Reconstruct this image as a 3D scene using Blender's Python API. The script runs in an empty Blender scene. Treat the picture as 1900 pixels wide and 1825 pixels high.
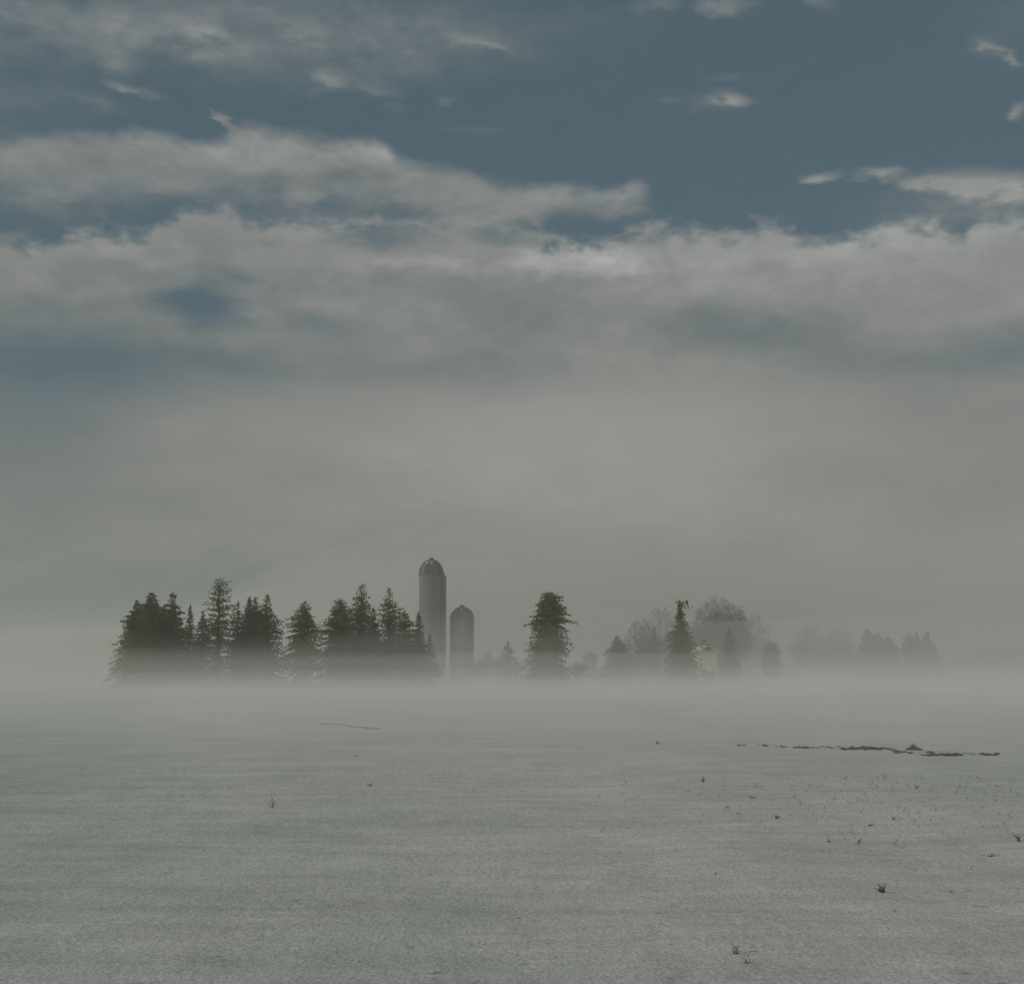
import bpy, bmesh, math, random
import numpy as np
from mathutils import Vector, Matrix

random.seed(7)
rng = np.random.default_rng(11)
SC = bpy.context.scene
COL = SC.collection
PI = math.pi

# ------------------------------------------------------------------ camera
W0, H0, F0 = 1900.0, 1825.0, 2610.0
HORIZON = 1235.0
CAMZ = 3.2
PITCH = math.atan((HORIZON - H0 / 2) / F0)
cam = bpy.data.cameras.new('camera')
cam.sensor_width = 36.0
cam.lens = 36.0 * F0 / W0
cam.clip_start = 0.1
cam.clip_end = 20000
camo = bpy.data.objects.new('camera', cam)
COL.objects.link(camo)
camo.location = (0, 0, CAMZ)
camo.rotation_euler = (PI / 2 + PITCH, 0, 0)
SC.camera = camo

def direction(px, py):
    x = (px - W0 / 2) / F0
    z = -(py - H0 / 2) / F0
    c, s = math.cos(PITCH), math.sin(PITCH)
    return Vector((x, c - z * s, s + z * c))

def place(px, Y):
    """world x at distance Y of a photo column (taken at the horizon row)"""
    d = direction(px, HORIZON)
    return d.x / d.y * Y

def height_at(py, Y, px=950):
    d = direction(px, py)
    return CAMZ + d.z / d.y * Y

# ------------------------------------------------------------------ render look
SC.render.engine = 'CYCLES'
SC.cycles.volume_bounces = 2
SC.cycles.max_bounces = 8
SC.cycles.diffuse_bounces = 3
SC.cycles.use_denoising = True
SC.view_settings.view_transform = 'Standard'
SC.view_settings.look = 'None'
SC.view_settings.gamma = 1.0
EXPO = -0.5
SC.view_settings.exposure = EXPO

SUN_EL, SUN_AZ = math.radians(24), math.radians(-105)   # azimuth from +Y towards +X
sun = bpy.data.lights.new('sun', 'SUN')
sun.energy = 2.0
sun.angle = math.radians(8)
sun.color = (1.0, 0.94, 0.86)
suno = bpy.data.objects.new('sun', sun)
COL.objects.link(suno)
sd = Vector((math.sin(SUN_AZ) * math.cos(SUN_EL), math.cos(SUN_AZ) * math.cos(SUN_EL), math.sin(SUN_EL)))
suno.rotation_euler = sd.to_track_quat('Z', 'Y').to_euler()

# ------------------------------------------------------------------ sky with clouds
world = bpy.data.worlds.new('World')
SC.world = world
world.use_nodes = True
NT = world.node_tree
NT.nodes.clear()

class E:
    """tiny expression helper: every arithmetic operation becomes a Math node"""
    def __init__(s, sock): s.s = sock
    def __add__(a, b): return m_('ADD', a, b)
    __radd__ = __add__
    def __sub__(a, b): return m_('SUBTRACT', a, b)
    def __rsub__(a, b): return m_('SUBTRACT', b, a)
    def __mul__(a, b): return m_('MULTIPLY', a, b)
    __rmul__ = __mul__
    def __truediv__(a, b): return m_('DIVIDE', a, b)

def put(inp, v):
    if isinstance(v, E): NT.links.new(v.s, inp)
    else: inp.default_value = v

def m_(op, a, b=0.0, c=None, clamp=False):
    n = NT.nodes.new('ShaderNodeMath'); n.operation = op; n.use_clamp = clamp
    put(n.inputs[0], a); put(n.inputs[1], b)
    if c is not None: put(n.inputs[2], c)
    return E(n.outputs[0])

def mx(a, b): return m_('MAXIMUM', a, b)
def mn(a, b): return m_('MINIMUM', a, b)

def smooth(x, a, b, lo=0.0, hi=1.0):
    n = NT.nodes.new('ShaderNodeMapRange'); n.interpolation_type = 'SMOOTHSTEP'
    put(n.inputs[0], x); put(n.inputs[1], a); put(n.inputs[2], b); put(n.inputs[3], lo); put(n.inputs[4], hi)
    return E(n.outputs[0])

def comb(x, y, z=0.0):
    n = NT.nodes.new('ShaderNodeCombineXYZ')
    put(n.inputs[0], x); put(n.inputs[1], y); put(n.inputs[2], z)
    return E(n.outputs[0])

def noise(vec, scale, detail=5, rough=0.55, dist=0.0):
    n = NT.nodes.new('ShaderNodeTexNoise'); n.noise_dimensions = '3D'
    put(n.inputs['Vector'], vec); n.inputs['Scale'].default_value = scale
    n.inputs['Detail'].default_value = detail; n.inputs['Roughness'].default_value = rough
    n.inputs['Distortion'].default_value = dist
    return E(n.outputs[0])

tc = NT.nodes.new('ShaderNodeTexCoord')
sep = NT.nodes.new('ShaderNodeSeparateXYZ')
NT.links.new(tc.outputs['Generated'], sep.inputs[0])
X, Y, Z = (E(sep.outputs[i]) for i in range(3))
# azimuth and elevation of the looked-up direction, in steps of 1/2610 radian
AZ = m_('ARCTAN2', X, Y) * F0
EL = m_('ARCSINE', Z) * F0

def azel(px, py):
    d = direction(px, py).normalized()
    return math.atan2(d.x, d.y) * F0, math.asin(d.z) * F0

# slow and fine warps give the clouds torn edges
wv = comb(AZ * 0.0045, EL * 0.011, 3.1)
w1 = noise(wv, 1.0, 6, 0.62) - 0.5
wv2 = comb(AZ * 0.0045, EL * 0.011, 9.7)
w2 = noise(wv2, 1.0, 6, 0.6) - 0.5
U = AZ + w1 * 190.0
V = EL + w2 * 95.0
Vs = EL + w2 * 34.0
UV = comb(U, V, 0.0)
fine = noise(comb(AZ * 0.012, EL * 0.028, 1.3), 1.0, 7, 0.62) - 0.5
puff = noise(comb(AZ * 0.022, EL * 0.034, 5.5), 1.0, 4, 0.5, 0.2) - 0.5
UVs = comb(AZ + w1 * 60.0 + fine * 75.0, Vs + fine * 26.0 + puff * 16.0, 0.0)

def blob(px, py, sx, sy, amp, ang=0.0, vec=None, soft='SPHERICAL'):
    u, v = azel(px, py)
    m = NT.nodes.new('ShaderNodeMapping'); m.vector_type = 'TEXTURE'
    NT.links.new((vec or UV).s, m.inputs['Vector'])
    m.inputs['Location'].default_value = (u, v, 0)
    m.inputs['Rotation'].default_value = (0, 0, math.radians(ang))
    m.inputs['Scale'].default_value = (sx, sy, 1)
    g = NT.nodes.new('ShaderNodeTexGradient'); g.gradient_type = soft
    NT.links.new(m.outputs[0], g.inputs[0])
    s = smooth(E(g.outputs['Fac']), 0.0, 1.0)
    return s * amp

def blobs(lst, **k):
    t = None
    for b in lst:
        e = blob(*b, **k)
        t = e if t is None else t + e
    return t

CU0, CU1 = -1600.0, 1600.0
CV0, CV1 = -200.0, 1400.0
def curve(pts, u):
    """elevation as a function of azimuth, from photo points"""
    n = NT.nodes.new('ShaderNodeFloatCurve')
    c = n.mapping.curves[0]
    P = [azel(*p) for p in pts]
    P = [((a - CU0) / (CU1 - CU0), (b - CV0) / (CV1 - CV0)) for a, b in P]
    c.points[0].location = (0.0, P[0][1])
    c.points[1].location = (1.0, P[-1][1])
    for p in P: c.points.new(*p)
    for p in c.points: p.handle_type = 'AUTO'
    n.mapping.update()
    put(n.inputs['Value'], (u - CU0) / (CU1 - CU0))
    return E(n.outputs[0]) * (CV1 - CV0) + CV0

# layer A: the long upper cloud with a sharp lit top and a soft belly, ending in a beak on the right
topA = curve([(-200, 300), (0, 262), (60, 244), (150, 233), (285, 236), (360, 256), (410, 250), (450, 226), (540, 238), (620, 250), (700, 256),
              (738, 288), (800, 302), (870, 312), (940, 342), (1000, 338), (1100, 344), (1150, 342), (1172, 328), (1215, 352),
              (1240, 430), (1300, 520)], AZ + w1 * 34.0)
dA = topA + w2 * 24.0 + fine * 26.0 + puff * 16.0 - EL
covA = smooth(dA, -7.0, 34.0)
thickA = curve([(-200, 330), (0, 318), (150, 340), (300, 350), (450, 352), (600, 352), (740, 372), (860, 420), (960, 400), (1060, 372), (1150, 378),
                (1215, 356), (1240, 440), (1300, 520)], AZ + w1 * 60.0)
bellyA = smooth(EL - thickA + w2 * 90.0 + fine * 60.0, -48.0, 34.0)
covA = covA * bellyA * smooth(AZ, azel(1225, 350)[0], azel(1190, 350)[0])

# layer B: the main bank filling everything below its ragged top
topB = curve([(-200, 400), (0, 424), (60, 442), (120, 424), (185, 411), (250, 424), (320, 385), (400, 372), (480, 398), (560, 402),
              (640, 398), (700, 402), (780, 395), (880, 395), (960, 405), (1040, 432), (1120, 434), (1200, 415), (1280, 414), (1340, 424),
              (1440, 408), (1490, 432), (1600, 431), (1690, 405), (1780, 412), (1860, 398), (2100, 380)], AZ + w1 * 40.0)
dB = topB + w2 * 40.0 + fine * 34.0 + puff * 84.0 - EL
covB = smooth(dB, -9.0, 38.0)

# thin veils and torn wisps in the blue above
wisps = blobs([
    (1362, 180, 66, 17, .62, -8), (1330, 190, 90, 26, .22), (1352, 148, 50, 10, .16), (1250, 186, 30, 10, .16),
    (1525, 326, 64, 14, .75, 2), (1635, 320, 62, 20, .95, -4), (1700, 336, 120, 14, .35, -4), (1780, 334, 130, 30, .7, -4), (1870, 350, 120, 32, .75),
    (1860, 98, 64, 11, .75, -32), (1830, 85, 60, 24, .2, -30), (1892, 205, 34, 20, .5, 30),
    (620, 145, 60, 28, .42, -10), (700, 165, 90, 16, .2, -14), (575, 172, 46, 14, .18, 30), (735, 200, 30, 10, .24, -18), (828, 185, 34, 10, .2),
    (246, 170, 78, 13, .52, -6), (215, 118, 56, 40, .34, -20), (190, 195, 70, 22, .22, -10), (400, 66, 60, 18, .34, -22),
    (410, 96, 150, 62, .38, -8), (880, 78, 110, 26, .32, -6), (915, 84, 60, 11, .34, -8), (1220, 5, 70, 26, .34), (1360, 8, 90, 24, .4, -4), (1530, 4, 50, 18, .28, -25),
    (900, 243, 90, 12, .16, -5), (405, 214, 34, 8, .5, -20), (432, 236, 50, 14, .4, -38),
], vec=UVs)
veil = blobs([(60, 20, 620, 120, .50), (0, 150, 260, 150, .22), (620, 60, 600, 120, .44), (1100, 60, 300, 70, .08),
              (60, 370, 420, 60, .30), (640, 365, 430, 80, .95), (900, 375, 240, 60, .5), (1780, 385, 260, 60, .42), (1880, 30, 160, 120, .10), (980, 395, 200, 60, .3)])
high = (wisps * (1.0 + fine * 3.6) + veil * (0.85 + w2 * 2.6 + fine * 1.8))
high = m_('MULTIPLY', high, 1.0, clamp=True)

# holes: blue showing through the bank
holes = blobs([(372, 572, 135, 52, 1.25, -4), (440, 522, 80, 22, .42, -6), (560, 590, 190, 34, .32, -8), (620, 640, 150, 50, .18, -10),
               (180, 675, 430, 95, .58, 0), (330, 520, 240, 40, .22, -6), (60, 720, 330, 120, .42), (430, 670, 170, 50, .34, -10), (0, 800, 300, 130, .30), (40, 600, 420, 130, .22),
               (905, 425, 150, 34, .80, -14), (690, 434, 140, 26, .70), (810, 700, 520, 70, .20), (1385, 610, 230, 62, .24, -6), (1650, 680, 330, 60, .20, -6),
               (1880, 645, 190, 70, .48), (940, 580, 150, 80, .12), (90, 360, 200, 50, .5), (480, 445, 60, 18, .3), (1640, 560, 420, 60, .10)])
# unseen cloud added above and behind the camera to brighten field and fog
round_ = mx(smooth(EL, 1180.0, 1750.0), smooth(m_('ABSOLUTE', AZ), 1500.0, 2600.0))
fill_cloud = smooth(noise(comb(X * 2.6, Y * 2.6, Z * 5.0), 1.0, 5, 0.6), 0.36, 0.56) * round_ * 0.9
high = mx(high, fill_cloud)
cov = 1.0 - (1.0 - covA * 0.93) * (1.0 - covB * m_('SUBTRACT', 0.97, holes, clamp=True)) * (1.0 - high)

# cloud brightness (lit crests, grey bellies), as seen in the sky itself
lit = blobs([(450, 268, 420, 44, .055), (690, 275, 90, 40, .055), (200, 262, 220, 34, .03), (1090, 362, 130, 30, .05), (1040, 485, 300, 46, .075, -2), (1110, 490, 120, 44, .075, -10),
             (980, 474, 90, 34, .05), (760, 492, 190, 34, .07, -3), (190, 455, 190, 46, .03), (1350, 500, 420, 74, .045), (1700, 440, 320, 60, .04), (490, 588, 80, 22, .045),
             (980, 830, 700, 250, .062), (1300, 820, 600, 240, .030), (830, 860, 240, 120, .012), (760, 330, 60, 30, .03), (1630, 320, 60, 26, .03), (1870, 348, 120, 34, .035),
             (1500, 980, 700, 180, .012), (590, 415, 190, 30, .02)])
crest = smooth(dA, 55.0, 0.0) * 0.030 + smooth(dB, 70.0, 6.0) * covB * 0.026
dark = blobs([(330, 640, 560, 130, .036), (1400, 615, 330, 70, .046), (1700, 660, 420, 66, .03), (940, 600, 240, 130, .02), (820, 690, 430, 56, .026), (500, 330, 620, 30, .03),
              (60, 880, 360, 200, .035), (100, 1080, 380, 160, .016), (850, 1110, 1300, 120, .042), (1330, 1090, 330, 90, .016), (1060, 412, 160, 22, .02), (760, 440, 200, 20, .02)])
lum = 0.222 + lit * (1.0 + (puff * 1.8 + fine * 1.2) * smooth(EL, 480.0, 700.0)) + crest - dark + w2 * 0.085 + (fine * 0.075 + puff * 0.075) * smooth(EL, 380.0, 720.0) + fill_cloud * 0.14

K = 1.0 / (0.1 * 2 ** EXPO)
def vmul(col, f):
    n = NT.nodes.new('ShaderNodeVectorMath'); n.operation = 'SCALE'
    put(n.inputs[0], col); put(n.inputs['Scale'], f)
    return E(n.outputs[0])
def vmix(f, a, b):
    n = NT.nodes.new('ShaderNodeMix'); n.data_type = 'RGBA'
    put(n.inputs['Factor'], f)
    for i, v in ((6, a), (7, b)):
        if isinstance(v, E): NT.links.new(v.s, n.inputs[i])
        else: n.inputs[i].default_value = (*v, 1)
    return E(n.outputs[2])

sky = NT.nodes.new('ShaderNodeTexSky'); sky.sky_type = 'NISHITA'
sky.sun_disc = False
sky.sun_elevation = SUN_EL
sky.sun_rotation = SUN_AZ
sky.dust_density = 1.5
sky.ozone_density = 1.5
# clear air behind the clouds: the sky texture through a thin grey veil
blue = vmix(m_('ADD', 0.62, fine * 0.25), vmul(E(sky.outputs[0]), 0.55), tuple(K * c for c in (0.086, 0.140, 0.160)))
warm = vmix(smooth(EL, 900.0, 300.0), (0.97, 1.01, 0.985), (1.0, 1.0, 0.925))
tone = vmix(smooth(lum, 0.255, 0.15), (1.0, 1.0, 1.0), (0.90, 1.03, 1.06))
mm = NT.nodes.new('ShaderNodeVectorMath'); mm.operation = 'MULTIPLY'
NT.links.new(warm.s, mm.inputs[0]); NT.links.new(tone.s, mm.inputs[1])
cloud = vmul(E(mm.outputs[0]), lum * K)
skycol = vmix(cov, blue, cloud)
bg = NT.nodes.new('ShaderNodeBackground')
NT.links.new(skycol.s, bg.inputs['Color'])
bg.inputs['Strength'].default_value = 0.1
wo = NT.nodes.new('ShaderNodeOutputWorld')
NT.links.new(bg.outputs[0], wo.inputs['Surface'])
world.cycles.sampling_method = 'MANUAL'
world.cycles.sample_map_resolution = 512

# ------------------------------------------------------------------ materials
def mat(name, col, rough=0.9, var=0.25, scale=3.0, spec=0.2, detail=4, bump=0.0, bscale=None, vec_scale=None, col2=None):
    m = bpy.data.materials.new(name); m.use_nodes = True
    nt = m.node_tree; b = nt.nodes['Principled BSDF']
    b.inputs['Roughness'].default_value = rough
    b.inputs['Specular IOR Level'].default_value = spec
    t = nt.nodes.new('ShaderNodeTexCoord')
    mp = nt.nodes.new('ShaderNodeMapping')
    if vec_scale: mp.inputs['Scale'].default_value = vec_scale
    nt.links.new(t.outputs['Object'], mp.inputs[0])
    n = nt.nodes.new('ShaderNodeTexNoise'); n.inputs['Scale'].default_value = scale; n.inputs['Detail'].default_value = detail
    nt.links.new(mp.outputs[0], n.inputs['Vector'])
    r = nt.nodes.new('ShaderNodeValToRGB')
    r.color_ramp.elements[0].position = 0.3; r.color_ramp.elements[1].position = 0.7
    lo = tuple(c * (1 - var) for c in col); hi = col2 or tuple(min(1, c * (1 + var)) for c in col)
    r.color_ramp.elements[0].color = (*lo, 1); r.color_ramp.elements[1].color = (*hi, 1)
    nt.links.new(n.outputs[0], r.inputs[0]); nt.links.new(r.outputs[0], b.inputs['Base Color'])
    if bump:
        n2 = nt.nodes.new('ShaderNodeTexNoise'); n2.inputs['Scale'].default_value = bscale or scale * 3; n2.inputs['Detail'].default_value = 5
        nt.links.new(mp.outputs[0], n2.inputs['Vector'])
        bp = nt.nodes.new('ShaderNodeBump'); bp.inputs['Strength'].default_value = 1.0; bp.inputs['Distance'].default_value = bump
        nt.links.new(n2.outputs[0], bp.inputs['Height']); nt.links.new(bp.outputs[0], b.inputs['Normal'])
    return m

M_needle = mat('spruce_needles', (0.100, 0.104, 0.004), var=0.40, scale=0.7)
M_needle2 = mat('pine_needles', (0.098, 0.100, 0.005), var=0.45, scale=0.8)
M_bark = mat('bark', (0.07, 0.055, 0.04), var=0.3, scale=5, bump=0.02)
M_twig = mat('bare_twigs', (0.10, 0.095, 0.08), var=0.2, scale=2)
M_conc = mat('silo_concrete', (0.18, 0.18, 0.16), var=0.14, scale=0.8, bump=0.01, vec_scale=(1, 1, 0.25))
M_dome = mat('silo_dome_metal', (0.15, 0.15, 0.145), rough=0.85, var=0.15, scale=1.2, spec=0.2)
M_domed = mat('silo_dome_dark_metal', (0.09, 0.09, 0.085), rough=0.85, var=0.15, scale=1.2, spec=0.2)
M_dark = mat('dark_opening', (0.03, 0.03, 0.03), var=0.1)
M_hoop = mat('steel_hoops', (0.14, 0.14, 0.125), rough=0.6, var=0.2)
M_wall = mat('cream_siding', (0.62, 0.57, 0.34), var=0.08, scale=2, vec_scale=(0.3, 0.3, 8))
M_shed = mat('weathered_siding', (0.30, 0.29, 0.26), var=0.15, scale=3, vec_scale=(6, 6, 0.5))
M_roofsnow = mat('roof_snow', (0.46, 0.46, 0.44), var=0.05, scale=1.5, bump=0.02)
M_weed = mat('dry_weed', (0.10, 0.092, 0.052), var=0.35, scale=9)
M_straw = mat('pale_straw', (0.20, 0.185, 0.125), var=0.3, scale=9)
M_soil = mat('frozen_soil', (0.066, 0.060, 0.036), var=0.4, scale=6, bump=0.02)

# ------------------------------------------------------------------ helpers
def tag(o, label=None, cat=None, group=None, kind=None):
    if label: o['label'] = label
    if cat: o['category'] = cat
    if group: o['group'] = group
    if kind: o['kind'] = kind
    return o

def mesh_obj(name, verts, faces, m, parent=None, smooth_=False):
    me = bpy.data.meshes.new(name)
    me.from_pydata([tuple(v) for v in verts], [], faces)
    me.materials.append(m)
    if smooth_: me.polygons.foreach_set('use_smooth', [True] * len(me.polygons))
    me.update()
    o = bpy.data.objects.new(name, me); COL.objects.link(o)
    if parent: o.parent = parent
    return o

def empty(name, loc, rz=0.0):
    o = bpy.data.objects.new(name, None); COL.objects.link(o)
    o.location = loc; o.rotation_euler = (0, 0, rz)
    o.empty_display_size = 0.5
    return o

class MB:
    def __init__(s): s.v = []; s.f = []
    def add(s, v, f):
        k = len(s.v); s.v += [tuple(p) for p in v]; s.f += [tuple(i + k for i in q) for q in f]
    def box(s, a, b):
        x0, y0, z0 = a; x1, y1, z1 = b
        s.add([(x0,y0,z0),(x1,y0,z0),(x1,y1,z0),(x0,y1,z0),(x0,y0,z1),(x1,y0,z1),(x1,y1,z1),(x0,y1,z1)],
              [(3,2,1,0),(4,5,6,7),(0,1,5,4),(1,2,6,5),(2,3,7,6),(3,0,4,7)])
    def tube(s, p, q, r0, r1, n=5):
        p = Vector(p); q = Vector(q); d = (q - p)
        if d.length < 1e-6: return
        d.normalize(); a = d.orthogonal().normalized(); b = d.cross(a)
        v = [p + (a * math.cos(2*PI*i/n) + b * math.sin(2*PI*i/n)) * r0 for i in range(n)]
        v += [q + (a * math.cos(2*PI*i/n) + b * math.sin(2*PI*i/n)) * r1 for i in range(n)]
        f = [(i, (i+1) % n, n + (i+1) % n, n + i) for i in range(n)] + [tuple(range(n-1, -1, -1)), tuple(range(n, 2*n))]
        s.add(v, f)
    def lathe(s, prof, n=40, a0=0, a1=2*PI, close=True):
        seg = n if close else n + 1
        v = []
        for r, z in prof:
            for i in range(seg):
                a = a0 + (a1 - a0) * i / n
                v.append((r * math.cos(a), r * math.sin(a), z))
        f = []
        for j in range(len(prof) - 1):
            for i in range(n):
                i2 = (i + 1) % seg if close else i + 1
                f.append((j*seg + i, j*seg + i2, (j+1)*seg + i2, (j+1)*seg + i))
        s.add(v, f)
    def build(s, name, m, parent=None, smooth_=False): return mesh_obj(name, s.v, s.f, m, parent, smooth_)

# ------------------------------------------------------------------ terrain
_tab = rng.random((64, 64))
def vnoise(x, y):
    x = np.asarray(x, float); y = np.asarray(y, float)
    xi = np.floor(x).astype(int); yi = np.floor(y).astype(int)
    fx = x - xi; fy = y - yi
    fx = fx*fx*(3-2*fx); fy = fy*fy*(3-2*fy)
    g = lambda i, j: _tab[i % 64, j % 64]
    return (g(xi, yi)*(1-fx) + g(xi+1, yi)*fx)*(1-fy) + (g(xi, yi+1)*(1-fx) + g(xi+1, yi+1)*fx)*fy - 0.5
def fbm(x, y, o=4):
    t = 0; a = 1
    for k in range(o):
        t = t + a * vnoise(x * 2**k + 17*k, y * 2**k + 5*k); a *= 0.5
    return t
def ground_z(x, y):
    x = np.asarray(x, float); y = np.asarray(y, float)
    r = np.hypot(x, y)
    z = 0.30 * fbm(x / 38, y / 55, 2) * np.clip(r / 60, 0.15, 1)
    z = z + 0.11 * fbm(x / 3.4 + 0.4*vnoise(y/5, x/9), y / 6.5, 3) * np.exp(-r / 160)
    z = z + 0.045 * fbm(x / 0.75, y / 1.5, 3) * np.exp(-r / 55)
    # the field rises very slightly behind the farm
    t = np.clip((y - 225) / 160, 0, 1)
    z = z + 0.9 * t*t*(3-2*t)
    return z
def gz(x, y): return float(ground_z(x, y))

def build_ground():
    ys = [-400, -120, -40, -12, -2]
    y = 4.0
    while y < 16: ys.append(y); y += 0.22
    while y < 60: ys.append(y); y += 0.13 + (y - 16) * 0.006
    while y < 6000: ys.append(y); y *= 1.028
    ys.append(6000.0)
    ys = np.array(ys)
    s = np.concatenate([[-40, -12, -5, -3, -2.2, -1.6], np.linspace(-1.25, 1.25, 521), [1.6, 2.2, 3, 5, 12, 40]])
    half = 2.0 + 0.40 * np.abs(ys)
    Xg = s[None, :] * half[:, None]
    Yg = np.repeat(ys[:, None], len(s), 1)
    Zg = ground_z(Xg, Yg)
    nr, nc = Xg.shape
    co = np.stack([Xg, Yg, Zg], -1).reshape(-1, 3)
    idx = np.arange(nr * nc).reshape(nr, nc)
    q = np.stack([idx[:-1, :-1], idx[:-1, 1:], idx[1:, 1:], idx[1:, :-1]], -1).reshape(-1, 4)
    me = bpy.data.meshes.new('ground')
    me.vertices.add(len(co)); me.vertices.foreach_set('co', co.ravel().astype(np.float32))
    me.loops.add(q.size); me.loops.foreach_set('vertex_index', q.ravel().astype(np.int32))
    me.polygons.add(len(q)); me.polygons.foreach_set('loop_start', np.arange(0, q.size, 4, dtype=np.int32))
    me.polygons.foreach_set('loop_total', np.full(len(q), 4, np.int32))
    me.update(calc_edges=True)
    me.polygons.foreach_set('use_smooth', np.ones(len(q), bool))
    o = bpy.data.objects.new('ground', me); COL.objects.link(o)
    tag(o, 'flat snow covered field with wind crusted grainy snow', 'ground', kind='structure')
    m = bpy.data.materials.new('snow'); m.use_nodes = True
    nt = m.node_tree; b = nt.nodes['Principled BSDF']
    b.inputs['Roughness'].default_value = 0.75; b.inputs['Specular IOR Level'].default_value = 0.25
    t = nt.nodes.new('ShaderNodeTexCoord')
    def nz(scale, sc=(1, 1, 1), det=5, ro=0.6):
        mp = nt.nodes.new('ShaderNodeMapping'); mp.inputs['Scale'].default_value = sc
        nt.links.new(t.outputs['Object'], mp.inputs[0])
        n = nt.nodes.new('ShaderNodeTexNoise'); n.inputs['Scale'].default_value = scale
        n.inputs['Detail'].default_value = det; n.inputs['Roughness'].default_value = ro
        nt.links.new(mp.outputs[0], n.inputs['Vector']); return n.outputs[0]
    def ramp(f, p0, c0, p1, c1):
        r = nt.nodes.new('ShaderNodeValToRGB'); e = r.color_ramp.elements
        e[0].position = p0; e[0].color = (*c0, 1); e[1].position = p1; e[1].color = (*c1, 1)
        nt.links.new(f, r.inputs[0]); return r.outputs[0]
    def mul(a, b_):
        n = nt.nodes.new('ShaderNodeMix'); n.data_type = 'RGBA'; n.blend_type = 'MULTIPLY'; n.inputs[0].default_value = 1
        nt.links.new(a, n.inputs[6]); nt.links.new(b_, n.inputs[7]); return n.outputs[2]
    base = ramp(nz(0.07, (1, 0.5, 1), 4), 0.38, (0.84, 0.86, 0.815), 0.62, (0.97, 0.96, 0.92))   # thin crust and fresher drift
    grain = ramp(nz(24, (1, 0.5, 1), 6, 0.78), 0.36, (0.56, 0.565, 0.56), 0.60, (1, 1, 1))
    patch = ramp(nz(0.22, (0.6, 1.3, 1), 5, 0.62), 0.36, (0.88, 0.885, 0.88), 0.62, (1, 1, 1))
    crust = ramp(nz(2.6, (0.55, 1.6, 1), 6, 0.7), 0.56, (0.80, 0.80, 0.80), 0.74, (1.0, 1.0, 1.0))
    fleck = ramp(nz(4.5, (1, 0.8, 1), 4, 0.6), 0.27, (0.62, 0.62, 0.58), 0.36, (1.0, 1.0, 1.0))
    streak = ramp(nz(0.55, (0.5, 2.2, 1), 5, 0.65), 0.36, (0.84, 0.845, 0.84), 0.62, (1, 1, 1))
    # green tint in the snow colour, stronger to the left and near
    sx = nt.nodes.new('ShaderNodeSeparateXYZ'); nt.links.new(t.outputs['Object'], sx.inputs[0])
    def ma(op, a, b_):
        n = nt.nodes.new('ShaderNodeMath'); n.operation = op
        for i_, v_ in enumerate((a, b_)):
            if isinstance(v_, (int, float)): n.inputs[i_].default_value = v_
            else: nt.links.new(v_, n.inputs[i_])
        return n.outputs[0]
    g_ = ma('ADD', ma('MULTIPLY', sx.outputs[0], -0.05), ma('MULTIPLY', nz(0.16, (1, .6, 1), 5, .6), 1.0))
    g_ = ma('SUBTRACT', g_, ma('MULTIPLY', sx.outputs[1], 0.012))
    green = ramp(g_, 0.42, (1, 1, 1), 0.75, (0.85, 0.94, 0.875))
    base = mul(base, green)
    nt.links.new(mul(mul(mul(mul(mul(base, grain), streak), patch), crust), fleck), b.inputs['Base Color'])
    bp = nt.nodes.new('ShaderNodeBump'); bp.inputs['Strength'].default_value = 0.9; bp.inputs['Distance'].default_value = 0.05
    nt.links.new(nz(5, (1, 0.6, 1), 8, 0.72), bp.inputs['Height']); nt.links.new(bp.outputs[0], b.inputs['Normal'])
    me.materials.append(m)
build_ground()

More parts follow.
